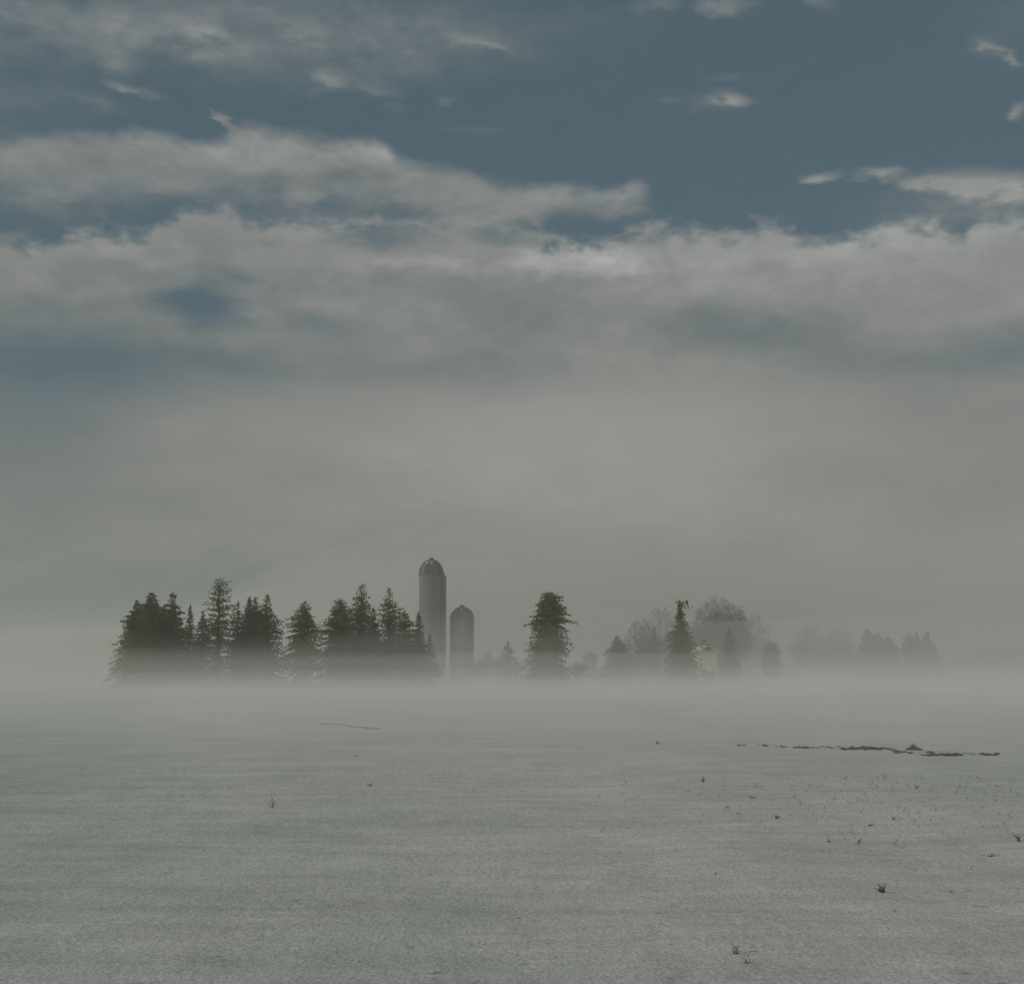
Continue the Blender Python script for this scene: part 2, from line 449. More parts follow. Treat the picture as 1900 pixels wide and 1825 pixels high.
# ------------------------------------------------------------------ conifers
def conifer(px, tip, Y, halfpx, label, prof=None, density=1.0, lean=0.0, seed=None, droop=0.35, group=None, m=None, cat='conifer', low=0.0, forks=(), name='spruce_tree', step=0.40, clump=0.29):
    R = random.Random(seed if seed is not None else int(px * 7 + tip))
    x = place(px, Y); z0 = gz(x, Y)
    Hh = height_at(tip, Y) - z0
    w = 1.38 * halfpx * Y / F0
    root = empty(name, (x, Y, z0), R.uniform(0, 6.28))
    ci, si = math.cos(-root.rotation_euler[2]), math.sin(-root.rotation_euler[2])
    tag(root, label, cat, group or 'conifers of the farm windbreak')
    prof = prof or [(0, 1.0), (0.15, 1.0), (0.5, 0.66), (0.8, 0.30), (0.92, 0.13), (1, 0.03)]
    def pw(t):
        for (a, u), (b, v) in zip(prof, prof[1:]):
            if t <= b: return u + (v - u) * (t - a) / max(b - a, 1e-6)
        return prof[-1][1]
    mb = MB(); tr = MB()
    lx, ly = lean * ci, lean * si          # lean is along world x
    def axis(t): return Vector((lx * t * t, ly * t * t, Hh * t))
    segs = 7
    for i in range(segs):
        a, b = i / segs, (i + 1) / segs
        r0 = 0.022 * Hh * (1 - a) + 0.03; r1 = 0.022 * Hh * (1 - b) + 0.02
        tr.tube(axis(a) - Vector((0, 0, 0.5 if i == 0 else 0)), axis(b), r0, r1, 7)
    tops = [(None, 0)] + list(forks)
    z = max(low, 0.25)
    phase = 0.0
    # slow irregularity around and up the crown
    bumps = [(R.uniform(0, 6.28), R.uniform(0.1, 0.95), R.uniform(-0.50, 0.34), R.uniform(0.04, 0.11)) for _ in range(22)]
    droop *= R.uniform(.8, 1.5); step *= R.uniform(.8, 1.25)
    def clumps(c, s, out):
        for _ in range(2):
            n = Vector((R.gauss(0, 1), R.gauss(0, 1), R.gauss(0, 1))).normalized()
            a = n.orthogonal().normalized(); b = n.cross(a)
            k = len(out.v)
            q = R.uniform(.6, 1.2)
            out.v += [tuple(c + a*s*q), tuple(c + b*s*.6 - a*s*.2), tuple(c - a*s), tuple(c - b*s*.7)]
            out.f.append((k, k+1, k+2, k+3))
    while z < Hh * 0.985:
        t = z / Hh
        L0 = w * pw(t)
        nb = max(3, int((5 + 7 * min(1, L0 / 2.0)) * density))
        phase += 2.4
        for i in range(nb):
            a = phase + 2 * PI * i / nb + R.uniform(-.3, .3)
            k = 1.0
            for (ba, bt, bk, bw) in bumps:
                k += bk * max(0, math.cos(a - ba)) * math.exp(-((t - bt) / bw) ** 2)
            L = max(0.08, L0 * k * R.uniform(0.62, 1.08) + R.uniform(0, 0.10))
            if R.random() < 0.14: L *= 1.25
            dx, dy = math.cos(a), math.sin(a)
            p0 = axis(t) + Vector((0, 0, R.uniform(-.2, .2)))
            rise = (0.25 + 0.55 * t) * L
            n = max(2, int(L / (clump * 0.75)))
            prev = p0
            for j in range(1, n + 1):
                s = j / n
                zz = rise * s * (1 - s * 0.4) - droop * L * s * s * (1.3 - t) + 0.16 * L * max(0, s - .7)
                c = p0 + Vector((dx * L * s, dy * L * s, zz))
                if s > 0.35 or j == n:
                    pass
                wd = clump * (0.65 + 0.9 * math.sin(PI * min(1, s * 0.85 + .12)))
                m_n = 1 + int(wd * 2.2 * density)
                for _ in range(m_n):
                    off = Vector((-dy, dx, 0)) * R.gauss(0, 1) * wd * 0.55 * min(1, L) + Vector((0, 0, R.gauss(0, .10) - 0.07))
                    clumps(c + off, clump * R.uniform(.40, .85) * (0.75 if t > .85 else 1), mb)
                if L > 0.9 and j % 2 == 0:
                    tr.tube(prev, c, 0.02 * (1.3 - s) + .01, 0.02 * (1.2 - s) + .006, 3); prev = c
        z += step * R.uniform(.75, 1.25) * (0.75 if t > 0.8 else 1)
    for (fx, fz, fh) in [f for f in forks]:
        # a second leader: x offset in metres (world x), base fraction, height fraction
        o = Vector((fx * ci, fx * si, 0))
        p0 = axis(fz); top = axis(fh) + o
        tr.tube(p0, top, .05, .02, 4)
        for j in range(46):
            s = R.uniform(.25, 1)
            c = p0.lerp(top, s); rr = w * 0.22 * (1.1 - s)
            c = c + Vector((R.gauss(0, rr), R.gauss(0, rr), R.gauss(0, .1)))
            clumps(c, clump * R.uniform(.4, .8), mb)
    for _ in range(6): clumps(axis(R.uniform(.965, 1.0)), clump * .4, mb)
    tr.build('trunk', M_bark, root)
    mb.build('crown', m or M_needle, root)
    return root

DENSE = [(0, 1.05), (0.25, 0.98), (0.5, 0.82), (0.72, 0.54), (0.86, 0.25), (0.95, 0.11), (1, 0.01)]
SLIM = [(0, 1.1), (0.2, 1.0), (0.5, 0.64), (0.78, 0.30), (0.92, 0.11), (1, 0.01)]
SPIRE = [(0, 1.15), (0.25, 0.98), (0.5, 0.66), (0.7, 0.42), (0.82, 0.24), (0.90, 0.13), (0.94, 0.14), (0.97, 0.07), (1, 0.01)]

# the dense block at the left end of the windbreak
conifer(276, 1098, 200, 48, 'broad dense spruce at the left end, taller of the two at its edge', DENSE, 1.25)
conifer(250, 1113, 204, 34, 'leftmost spruce with sloping shoulder at the very end of the windbreak', DENSE, 1.25)
conifer(317, 1096, 203, 42, 'dense spruce with a thin pointed top right of the broad left end tree', SPIRE, 1.25)
conifer(301, 1120, 207, 34, 'lower spruce filling the gap between the two pointed left end trees', DENSE, 1.2)
conifer(350, 1120, 212, 19, 'narrow small spruce in the gap left of the tallest spruce', SLIM, 1.1)
conifer(374, 1132, 208, 24, 'short bushy spruce touching the left side of the tallest spruce', SLIM, 1.0)
conifer(404, 1070, 204, 46, 'tallest spruce of the windbreak with ragged open top', [(0, 1.1), (0.3, 0.92), (0.5, 0.70), (0.60, 0.50), (0.70, 0.52), (0.78, 0.34), (0.86, 0.30), (0.93, .24), (0.97, 0.14), (1, 0.02)], 0.85, step=.5)
conifer(439, 1113, 208, 24, 'thin spruce just right of the tallest spruce', SLIM, 1.0)
conifer(460, 1106, 206, 34, 'dark spruce with twin tips, left tip of the pair', SLIM, 1.15)
conifer(471, 1108, 210, 30, 'dark spruce with blunt top crowded behind the twin tipped one', DENSE, 1.1)
conifer(493, 1100, 206, 36, 'slender pointed spruce at the right end of the left group', SPIRE, 1.0)
# the second half
conifer(563, 1115, 205, 38, 'single dark spruce standing between the left group and the silo group', [(0, 1.0), (0.3, 0.86), (0.5, 0.78), (0.68, 0.66), (0.85, 0.36), (0.95, .16), (1, 0.04)], 1.15)
conifer(629, 1110, 207, 44, 'spruce with long left boughs opening the group beside the silo', [(0, 1.0), (0.3, 0.92), (0.55, 0.66), (0.8, 0.40), (0.94, .18), (1, 0.04)], 1.1)
conifer(667, 1081, 211, 42, 'tallest spruce of the group beside the silo with a bent tip', SPIRE, 0.95, lean=.25)
conifer(692, 1125, 209, 28, 'short spruce between the two tallest ones beside the silo', SLIM, 1.1)
conifer(721, 1090, 211, 38, 'pointed spruce third from the tall silo', SPIRE, 1.0)
conifer(750, 1133, 209, 28, 'low spruce second from the tall silo', DENSE, 1.1)
conifer(776, 1137, 211, 22, 'low spruce rubbing against the left wall of the tall silo', DENSE, 1.1)
conifer(797, 1176, 214, 13, 'small low spruce in front of the tall silo foot', DENSE, 0.9, m=M_needle2)
# the lone yard trees
conifer(1018, 1098, 213, 37, 'big lone spruce with rounded double top right of the small silo',
        [(0, 1.25), (0.12, 1.08), (0.28, 0.90), (0.5, 0.88), (0.66, 0.82), (0.78, 0.70), (0.88, 0.50), (0.95, 0.28), (1, 0.03)], 1.15, droop=.45,
        group='conifers in the farmyard', forks=[(1.25, .74, .90)], m=M_needle2, step=.32, clump=.33)
conifer(943, 1190, 238, 20, 'faint small spruce between the small silo and the big lone spruce', DENSE, 0.9, group='conifers in the farmyard')
conifer(1145, 1178, 232, 27, 'small cone shaped spruce left of the bare orchard trees', DENSE, 1.1, group='conifers in the farmyard')
conifer(1215, 1160, 238, 15, 'thin young spruce just left of the kinked top spruce', SLIM, 1.0, group='conifers in the farmyard')
conifer(1263, 1112, 220, 35, 'dark spruce with a kinked top in front of the farmhouse',
        [(0, 1.0), (0.2, 0.86), (0.42, 0.72), (0.6, 0.50), (0.66, 0.34), (0.78, 0.22), (0.88, 0.10), (0.93, 0.08), (0.97, 0.16), (1, 0.05)], 1.05, droop=.4,
        group='conifers in the farmyard', forks=[(1.1, .86, .985)])
conifer(1354, 1164, 236, 18, 'narrow spruce right of the farmhouse wall', DENSE, 1.1, group='conifers in the farmyard')
# the far group at the right
g3 = 'far conifers at the right end of the farm'
conifer(1612, 1166, 300, 24, 'tallest of the far right conifers, at the left of their group', DENSE, 1.1, group=g3, clump=.42)
conifer(1631, 1173, 303, 20, 'far conifer leaning against the tallest far right one', DENSE, 1.0, group=g3, clump=.42)
conifer(1649, 1180, 300, 24, 'lowest far right conifer beside the notch in the group', DENSE, 1.0, group=g3, clump=.42)
conifer(1689, 1174, 300, 24, 'far right conifer just right of the notch in the group', DENSE, 1.0, group=g3, clump=.42)
conifer(1703, 1172, 302, 21, 'middle one of the three pointed far right conifers', SLIM, 1.1, group=g3, clump=.42)
conifer(1722, 1171, 298, 26, 'last far right conifer closing the group', SLIM, 1.2, group=g3, clump=.42)

# ------------------------------------------------------------------ bare broadleaf trees
def bare_tree(px, top, Y, halfpx, label, group='bare trees behind the farm', seed=1, twigs=1.0, thick=1.0, name='bare_tree', trunkf=.25):
    R = random.Random(seed)
    x = place(px, Y); z0 = gz(x, Y); Hh = height_at(top, Y) - z0; w = halfpx * Y / F0
    root = empty(name, (x, Y, z0)); tag(root, label, 'tree', group)
    tr = MB(); tw = MB()
    th = Hh * trunkf
    tr.tube((0, 0, -.4), (0, 0, th), .03 * Hh, .022 * Hh, 8)
    cz = th + (Hh - th) * .45
    def inside(p): return (p.x / w) ** 2 + (p.y / w) ** 2 + ((p.z - cz) / (Hh - cz if p.z > cz else cz * .9)) ** 2 < 1
    def grow(p, d, L, r, lev):
        n = 3; q = p
        for i in range(n):
            d = (d + Vector((R.gauss(0, .13), R.gauss(0, .13), R.gauss(0, .10) + .05))).normalized()
            q2 = q + d * L / n
            (tr if lev < 3 else tw).tube(q, q2, max(r * (1 - .22 * i / n), .012 * thick), max(r * (1 - .22 * (i+1) / n), .010 * thick), 3 if lev > 1 else 5)
            q = q2
            if lev < 5 and i >= (1 if lev == 0 else 0):
                for _ in range(R.choice((1, 2)) if lev < 4 else 2):
                    s = Vector((R.gauss(0, 1), R.gauss(0, 1), R.gauss(0, .8) + .3)).normalized()
                    nd = (d * .75 + s * .8).normalized()
                    if not inside(q + nd * L * .4): 
                        if R.random() < (.45 if lev < 4 else .15): continue
                    grow(q, nd, L * R.uniform(.52, .72), r * .58, lev + 1)
    nl = int(6 * twigs) + 2
    for i in range(nl):
        a = 2 * PI * i / nl + R.uniform(-.3, .3)
        up = R.uniform(.35, 1.5)
        d = Vector((math.cos(a), math.sin(a), up)).normalized()
        reach = min(w / max(.2, math.hypot(d.x, d.y)), (Hh - th) / max(.2, d.z))
        grow(Vector((0, 0, th * R.uniform(.7, 1))), d, reach * .56, .012 * Hh, 0)
    for _ in range(int(1500 * twigs)):
        d = Vector((R.gauss(0, 1), R.gauss(0, 1), R.gauss(0, 1))).normalized() * (R.random() ** .42)
        up = (Hh - cz) if d.z > 0 else cz * .85
        p = Vector((d.x * w * .92, d.y * w * .92, cz + d.z * up * .92))
        o_ = (d * .8 + Vector((R.gauss(0, .5), R.gauss(0, .5), .5 + R.gauss(0, .4)))).normalized()
        L = R.uniform(.4, 1.0) * (.06 * Hh + .3)
        q = p + o_ * L
        tw.tube(p, q, .014 * thick, .007 * thick, 3)
        side = (o_ + Vector((R.gauss(0, .7), R.gauss(0, .7), R.gauss(0, .5)))).normalized()
        tw.tube(p.lerp(q, .5), p.lerp(q, .5) + side * L * .5, .010 * thick, .006 * thick, 3)
    tr.build('trunk', M_bark, root)
    tw.build('crown', M_twig, root)
    return root

bare_tree(1336, 1106, 262, 58, 'biggest bare rounded tree looming faintly behind the farmhouse', seed=3, twigs=3.0, thick=1.9, trunkf=.14)
bare_tree(1228, 1124, 256, 44, 'bare rounded tree half hidden behind the kinked top spruce', seed=5, twigs=1.2, thick=1.6, trunkf=.14)
bare_tree(1190, 1146, 243, 34, 'low spreading bare tree right of the small cone shaped spruce', seed=8, twigs=1.2, thick=2.0, trunkf=.12)
bare_tree(1432, 1186, 250, 18, 'small round bare tree alone right of the farm', seed=12, twigs=1.2, thick=2.2, trunkf=.1)
bare_tree(1502, 1157, 330, 32, 'very faint bare tree in the far fog, nearer the farm of two', 'bare trees far in the fog', seed=21, twigs=1.3, thick=2.1, trunkf=.12)
bare_tree(1556, 1162, 335, 34, 'very faint bare tree in the far fog, beside the far conifers', 'bare trees far in the fog', seed=22, twigs=1.3, thick=2.1, trunkf=.12)
bare_tree(1395, 1140, 320, 34, 'very faint bare tree right of the biggest bare tree', 'bare trees far in the fog', seed=25, twigs=1.2, thick=2.0, trunkf=.12)

def bush(px, top, Y, halfpx, label, seed):
    R = random.Random(seed)
    x = place(px, Y); z0 = gz(x, Y); Hh = height_at(top, Y) - z0; w = halfpx * Y / F0
    root = empty('bush', (x, Y, z0)); tag(root, label, 'bush', 'leafless bushes round the silos')
    b = MB()
    def grow(p, d, L, r, lev):
        q = p + d * L; b.tube(p, q, r, r * .7, 3)
        if lev < 4:
            for _ in range(3):
                grow(p.lerp(q, R.uniform(.45, 1)), (d + Vector((R.gauss(0, .5), R.gauss(0, .5), R.gauss(.1, .4)))).normalized(), L * .68, r * .68, lev + 1)
    for i in range(9):
        a = R.uniform(0, 6.28); e = R.uniform(.3, 1)
        d = Vector((math.cos(a) * e * w, math.sin(a) * e * w, Hh * .8)).normalized()
        grow(Vector((math.cos(a) * w * .3, math.sin(a) * w * .3, -.1)), d, Hh * .36, .05, 0)
    b.build('branches', M_twig, root)
bush(905, 1192, 240, 16, 'leafless bush just right of the small silo', 31)
bush(885, 1206, 240, 14, 'lowest leafless bush against the foot of the small silo', 32)
bush(928, 1205, 236, 13, 'leafless bush left of the faint small spruce', 33)
bush(962, 1206, 236, 14, 'leafless bush between the faint small spruce and the big lone spruce', 34)
bush(1073, 1212, 218, 12, 'leafless bush at the right skirt of the big lone spruce', 35)
bush(800, 1212, 222, 15, 'leafless bush across the foot of the tall silo', 36)

# far wood on the right edge
def far_wood():
    b = MB(); R = random.Random(5)
    x0, x1 = place(1846, 370), place(2150, 370)
    for i in range(620):
        x = R.uniform(x0, x1); y = 370 + R.uniform(0, 60)
        z0 = gz(x, y)
        ease = min(1, (x - x0) / 7.0)
        h = (height_at(1188, 370) - .9) * (0.45 + .55 * ease) * R.uniform(.8, 1.04)
        b.tube((x, y, z0 - .3), (x, y, z0 + h * .8), .12, .05, 3)
        for k in range(16):
            a = R.uniform(0, 6.28); zz = z0 + h * R.uniform(.2, .8)
            b.tube((x, y, zz), (x + math.cos(a) * 1.3, y + math.sin(a) * 1.3, min(z0 + h, zz + R.uniform(.5, 1.8))), .06, .03, 3)
    o = b.build('far_woods', M_twig)
    tag(o, 'faint far wood fading into the fog at the right edge', 'woods', kind='stuff')
far_wood()

# ------------------------------------------------------------------ silos
def silo(px, top, Y, halfpx, domepx, label, seed, hoops, chute_ang, knob=False):
    R_ = halfpx * Y / F0
    x = place(px, Y); z0 = gz(x, Y)
    Hh = height_at(top, Y) - z0
    hd = domepx * Y / F0
    hw = Hh - hd
    root = empty('silo', (x, Y, z0)); tag(root, label, 'silo', 'silos of the farm')
    w = MB(); w.lathe([(R_, -.5), (R_, hw)], 48); w.build('wall', M_conc, root, True)
    # steel hoops round the staves
    h = MB()
    for i in range(hoops):
        z = .6 + (hw - 1.0) * i / (hoops - 1)
        h.lathe([(R_ + .002, z - .03), (R_ + .035, z - .03), (R_ + .035, z + .03), (R_ + .002, z + .03)], 48)
    h.build('hoops', M_hoop, root)
    rim = MB(); rim.lathe([(R_ - .05, hw - .10), (R_ + .10, hw - .10), (R_ + .10, hw + .12), (R_ - .05, hw + .12)], 48); rim.build('rim', M_dome, root)
    # dome: bands of gores, every other one darker, with an open hatch
    n = 12
    k = 9
    prof = [(R_ * math.cos(PI / 2 * i / k), hw + .12 + (hd - .30) * math.sin(PI / 2 * i / k)) for i in range(k)]
    prof.append((.28, hw + hd - .14))
    d = MB(); d.lathe(prof, 48); dm = d.build('dome', M_dome, root, True)
    for g in range(n):
        a0 = 2 * PI * g / n
        if g % 2: continue
        s = MB()
        outer = [(r + .03, z + .012) for r, z in prof]
        s.lathe(outer, 4, a0, a0 + 2 * PI / n, close=False)
        s.build('dome_panel', M_domed, root, True)
    # ribs of the dome
    for g in range(n):
        a = 2 * PI * g / n
        s = MB()
        for (r, z), (r2, z2) in zip(prof, prof[1:]):
            s.tube(((r+.05) * math.cos(a), (r+.05) * math.sin(a), z + .02), ((r2+.05) * math.cos(a), (r2+.05) * math.sin(a), z2 + .02), .045, .045, 4)
        s.build('dome_rib', M_hoop, root)
    v = MB(); v.lathe([(.34, hw + hd - .26), (.34, hw + hd - .02), (.46, hw + hd - .02), (.30, hw + hd + .14), (0.001, hw + hd + .22)], 16); v.build('vent', M_domed, root)
    # pale hatch panes in the dome, facing the field
    for a_ in ((-PI / 2 - .42, -PI / 2 + .05) if not knob else (-PI / 2 - .08,)):
        hx = MB()
        zc = hw + .12 + (hd - .3) * math.sin(PI / 2 * .56); rc = R_ * math.cos(PI / 2 * .56) + .13
        ca, sa = math.cos(a_), math.sin(a_)
        t = Vector((-sa, ca, 0)); out = Vector((ca, sa, 0)); up = (Vector((0, 0, 1)) * .75 - out * .66).normalized()
        nrm = t.cross(up).normalized()
        c = Vector((rc * ca, rc * sa, zc))
        q = [c - t*.22 - up*.38, c + t*.22 - up*.38, c + t*.22 + up*.38, c - t*.22 + up*.38]
        q2 = [p + out * .08 for p in q]
        hx.add(q + q2, [(0,1,2,3),(7,6,5,4),(0,4,5,1),(1,5,6,2),(2,6,7,3),(3,7,4,0)])
        hx.build('hatch', M_shed, root)
    # enclosed ladder chute up the wall
    ca, sa = math.cos(chute_ang), math.sin(chute_ang)
    c = MB()
    cx, cy = (R_ + .22) * ca, (R_ + .22) * sa
    v_ = []; nseg = 12; rr = .50
    for z in (0.4, hw - .1):
        for i in range(nseg): v_.append((cx + rr * math.cos(2*PI*i/nseg), cy + rr * math.sin(2*PI*i/nseg), z))
    c.add(v_, [(i, (i+1) % nseg, nseg + (i+1) % nseg, nseg + i) for i in range(nseg)] + [tuple(range(nseg, 2*nseg)), tuple(range(nseg-1, -1, -1))])
    c.build('chute', M_hoop, root, False)
    # filler pipe
    p = MB(); a2 = chute_ang + .7
    p.tube((math.cos(a2) * (R_+.2), math.sin(a2) * (R_+.2), 0), (math.cos(a2) * (R_+.2), math.sin(a2) * (R_+.2), hw + .3), .12, .12, 8)
    p.tube((math.cos(a2) * (R_+.2), math.sin(a2) * (R_+.2), hw + .3), (math.cos(a2) * R_*.45, math.sin(a2) * R_*.45, hw + hd*.9), .12, .12, 8)
    p.build('filler_pipe', M_hoop, root)
    return root
silo(799, 1036, 246, 22.5, 32, 'tall concrete silo with a striped dome behind the spruces', 1, 26, -PI * .12)
silo(857, 1124, 247, 22.0, 26, 'short concrete silo with a low dome right of the tall one', 2, 12, -PI * .42, knob=True)

# ------------------------------------------------------------------ farm buildings
def gable_house(name, px0, px1, Y, eave_py, ridge_py, depth, label, wallm, rz, windows=True, chimney=True):
    xa, xb = place(px0, Y), place(px1, Y)
    cx = (xa + xb) / 2; z0 = gz(cx, Y)
    he = height_at(eave_py, Y) - z0; hr = height_at(ridge_py, Y) - z0
    w = (xb - xa) / 2; d = depth
    root = empty(name, (cx, Y + d / 2, z0), rz); tag(root, label, name.split('_')[-1].replace('farmhouse', 'house'))
    v = [(-w,-d/2,-.4),(w,-d/2,-.4),(w,d/2,-.4),(-w,d/2,-.4),(-w,-d/2,he),(w,-d/2,he),(w,d/2,he),(-w,d/2,he),(0,-d/2,hr),(0,d/2,hr)]
    mesh_obj('wall', v, [(0,1,5,8,4),(2,3,7,9,6),(1,2,6,5),(3,0,4,7)], wallm, root)
    t = .22; o = .4
    sl = (hr - he) / w
    rf = MB()
    for s in (-1, 1):
        a = (s * (w + o), -d/2 - o, he - o * sl); b = (0, -d/2 - o, hr)
        c = (0, d/2 + o, hr); e = (s * (w + o), d/2 + o, he - o * sl)
        lo = [Vector(p) + Vector((0, 0, .02)) for p in (a, b, c, e)]; hi = [p + Vector((0, 0, t)) for p in lo]
        f = [(0,1,2,3),(7,6,5,4),(0,4,5,1),(1,5,6,2),(2,6,7,3),(3,7,4,0)]
        rf.add(lo + hi, f)
    r = rf.build('roof', M_roofsnow, root)
    if chimney:
        c = MB(); c.box((-.35, .6, hr - .6), (.35, 1.3, hr + 1.1)); c.build('chimney', M_bark, r)
    if windows:
        for wx, wz in ((-w * .45, 1.1), (w * .45, 1.1), (0, he + .1)):
            f = MB(); f.box((wx - .5, -d/2 - .05, wz), (wx + .5, -d/2 + .02, wz + 1.3)); fr = f.build('window', M_roofsnow, root)
            g = MB(); g.box((wx - .4, -d/2 - .07, wz + .1), (wx + .4, -d/2 - .045, wz + 1.2)); g.build('pane', M_dark, fr)
        D = MB(); D.box((-.5, -d/2 - .06, 0), (.5, -d/2 + .02, 2.1)); D.build('door', M_shed, root)
    return root
gable_house('farmhouse', 1298, 1331, 227, 1209, 1198, 9, 'cream farmhouse wall showing between two spruces', M_wall, 0.0)
gable_house('shed', 1083, 1107, 240, 1216, 1211, 6, 'low pale shed right of the big lone spruce', M_shed, 0.0, windows=False, chimney=False)
gable_house('barn', 1168, 1214, 250, 1228, 1212, 10, 'snow roofed low barn glimpsed behind the bare low tree', M_shed, 0.25, windows=False, chimney=False)

# ------------------------------------------------------------------ things in the field
def at(px, py):
    """point of the snow surface that the photo shows at a pixel"""
    d = direction(px, py)
    t = CAMZ / -d.z
    for _ in range(6):
        p = d * t
        t = (CAMZ - gz(p.x, p.y)) / -d.z
    p = d * t
    return p.x, p.y, gz(p.x, p.y)

def stalks(mb, c, n, h, spread, R, th=.006):
    for _ in range(n):
        rx, ry = R.gauss(0, 1), R.gauss(0, 1); x = c[0] + rx * spread; y = c[1] + ry * spread
        p = Vector((x, y, c[2] - .03)); d = Vector((R.gauss(0, .45), R.gauss(0, .45), 1)).normalized()
        hh = h * R.uniform(.4, 1.1)
        q = p + d * hh * .6; e = q + (d + Vector((R.gauss(0, .5), R.gauss(0, .5), -.2))).normalized() * hh * .5
        mb.tube(p, q, th, th * .8, 3); mb.tube(q, e, th * .8, th * .4, 3)
        if R.random() < .5:
            s = (d + Vector((R.gauss(0, .8), R.gauss(0, .8), 0))).normalized()
            mb.tube(p.lerp(q, .6), p.lerp(q, .6) + s * hh * .35, th * .7, th * .4, 3)

def weed(px, py, hpx, label, n=9, wpx=10, seed=None, th=1.0, group=None):
    R = random.Random(seed or int(px + py * 3))
    x, y, z = at(px, py)
    s = y / F0
    mb = MB(); stalks(mb, (0, 0, 0), n, hpx * s, min(.012, wpx * s * .35), R, th=max(.005, .9 * s) * th)
    o = mb.build('weed_tuft', M_weed); o.location = (x, y, z)
    tag(o, label, 'weed tuft', group or 'dry weeds poking through the snow')
    return o

weed(1638, 1655, 20, 'olive brown weed tuft sticking out of the snow in the right foreground', 16, 18, th=1.5)
weed(1365, 1768, 28, 'left weed tuft of the pair near the bottom edge', 10, 22, th=.8)
weed(1388, 1786, 22, 'right weed tuft of the pair near the bottom edge', 8, 14, th=.8)
weed(505, 1498, 32, 'faint upright weed clump alone in the left middle snow', 9, 34, th=.35)
weed(686, 1458, 12, 'small weed tuft behind the upright weed clump', 7, 10, th=.6)
weed(1220, 1380, 7, 'tiny dark tuft alone left of the dark stubble strip', 10, 16, th=1.2)
weed(1592, 1563, 18, 'thin weed stalk right of another thin stalk in the middle right snow', 5, 5, th=.8)
weed(1540, 1562, 16, 'thin weed stalk left of another thin stalk in the middle right snow', 5, 7, th=.6)
weed(1838, 1588, 10, 'low brown tuft near the right edge in the middle snow', 10, 16, th=1.0)
weed(1440, 1518, 13, 'weed tuft at the left of a faint snow furrow', 7, 14, th=.7)
weed(1350, 1498, 8, 'low weed tuft lying in a snow hollow', 8, 22, th=.7)
weed(1395, 1480, 13, 'weed tuft just behind the one in the snow hollow', 7, 16, th=.7)
weed(1304, 1450, 14, 'small leaning weed tuft in the pale snow', 6, 8, th=.6)
weed(1700, 1462, 10, 'weed tuft straight below the dark soil mound', 7, 12, th=.7)
weed(1658, 1520, 12, 'weed tuft in front of the stubble strip', 7, 12, th=.7)
weed(1616, 1532, 14, 'leaning weed tuft above the two thin stalks', 6, 12, th=.7)
weed(1892, 1560, 18, 'rightmost weed tuft at the edge of the field', 10, 16, th=.9)
weed(1660, 1690, 8, 'tiny weed tuft below the olive brown one', 6, 8, th=.7)
weed(1764, 1655, 10, 'small weed tuft right of the olive brown one', 6, 12, th=.7)
weed(940, 1712, 6, 'tiny dark tuft at the middle of the near snow', 6, 6, th=.9)
weed(1327, 1622, 8, 'tiny tuft in the bare middle of the near snow', 6, 6, th=.9)

# uncountable short stubble showing through the crust
def stubble():
    R = random.Random(77); mb = MB()
    def seed(px, py, h, n, th):
        x, y, z = at(px, py); s = y / F0
        stalks(mb, (x, y, z), n, h * s, 3 * s, R, th=max(.003, .42 * s) * th)
    for _ in range(850):
        px = 1900 - abs(R.gauss(0, 420)); py = 1440 + abs(R.gauss(0, 85))
        if px < 1000: continue
        seed(px, py, R.uniform(4, 13), R.choice((1, 1, 2, 3)), R.uniform(.5, 1.3))
    for _ in range(420):
        seed(R.uniform(0, 1900), R.uniform(1450, 1820), R.uniform(3, 7), R.choice((1, 2)), R.uniform(.4, .7))
    for _ in range(90):
        seed(R.gauss(170, 120), R.gauss(1570, 40), R.uniform(3, 7), 2, .5)
    o = mb.build('stubble_grass', M_straw)
    tag(o, 'sparse short stubble tips scattered over the snow', 'stubble', kind='stuff')
stubble()

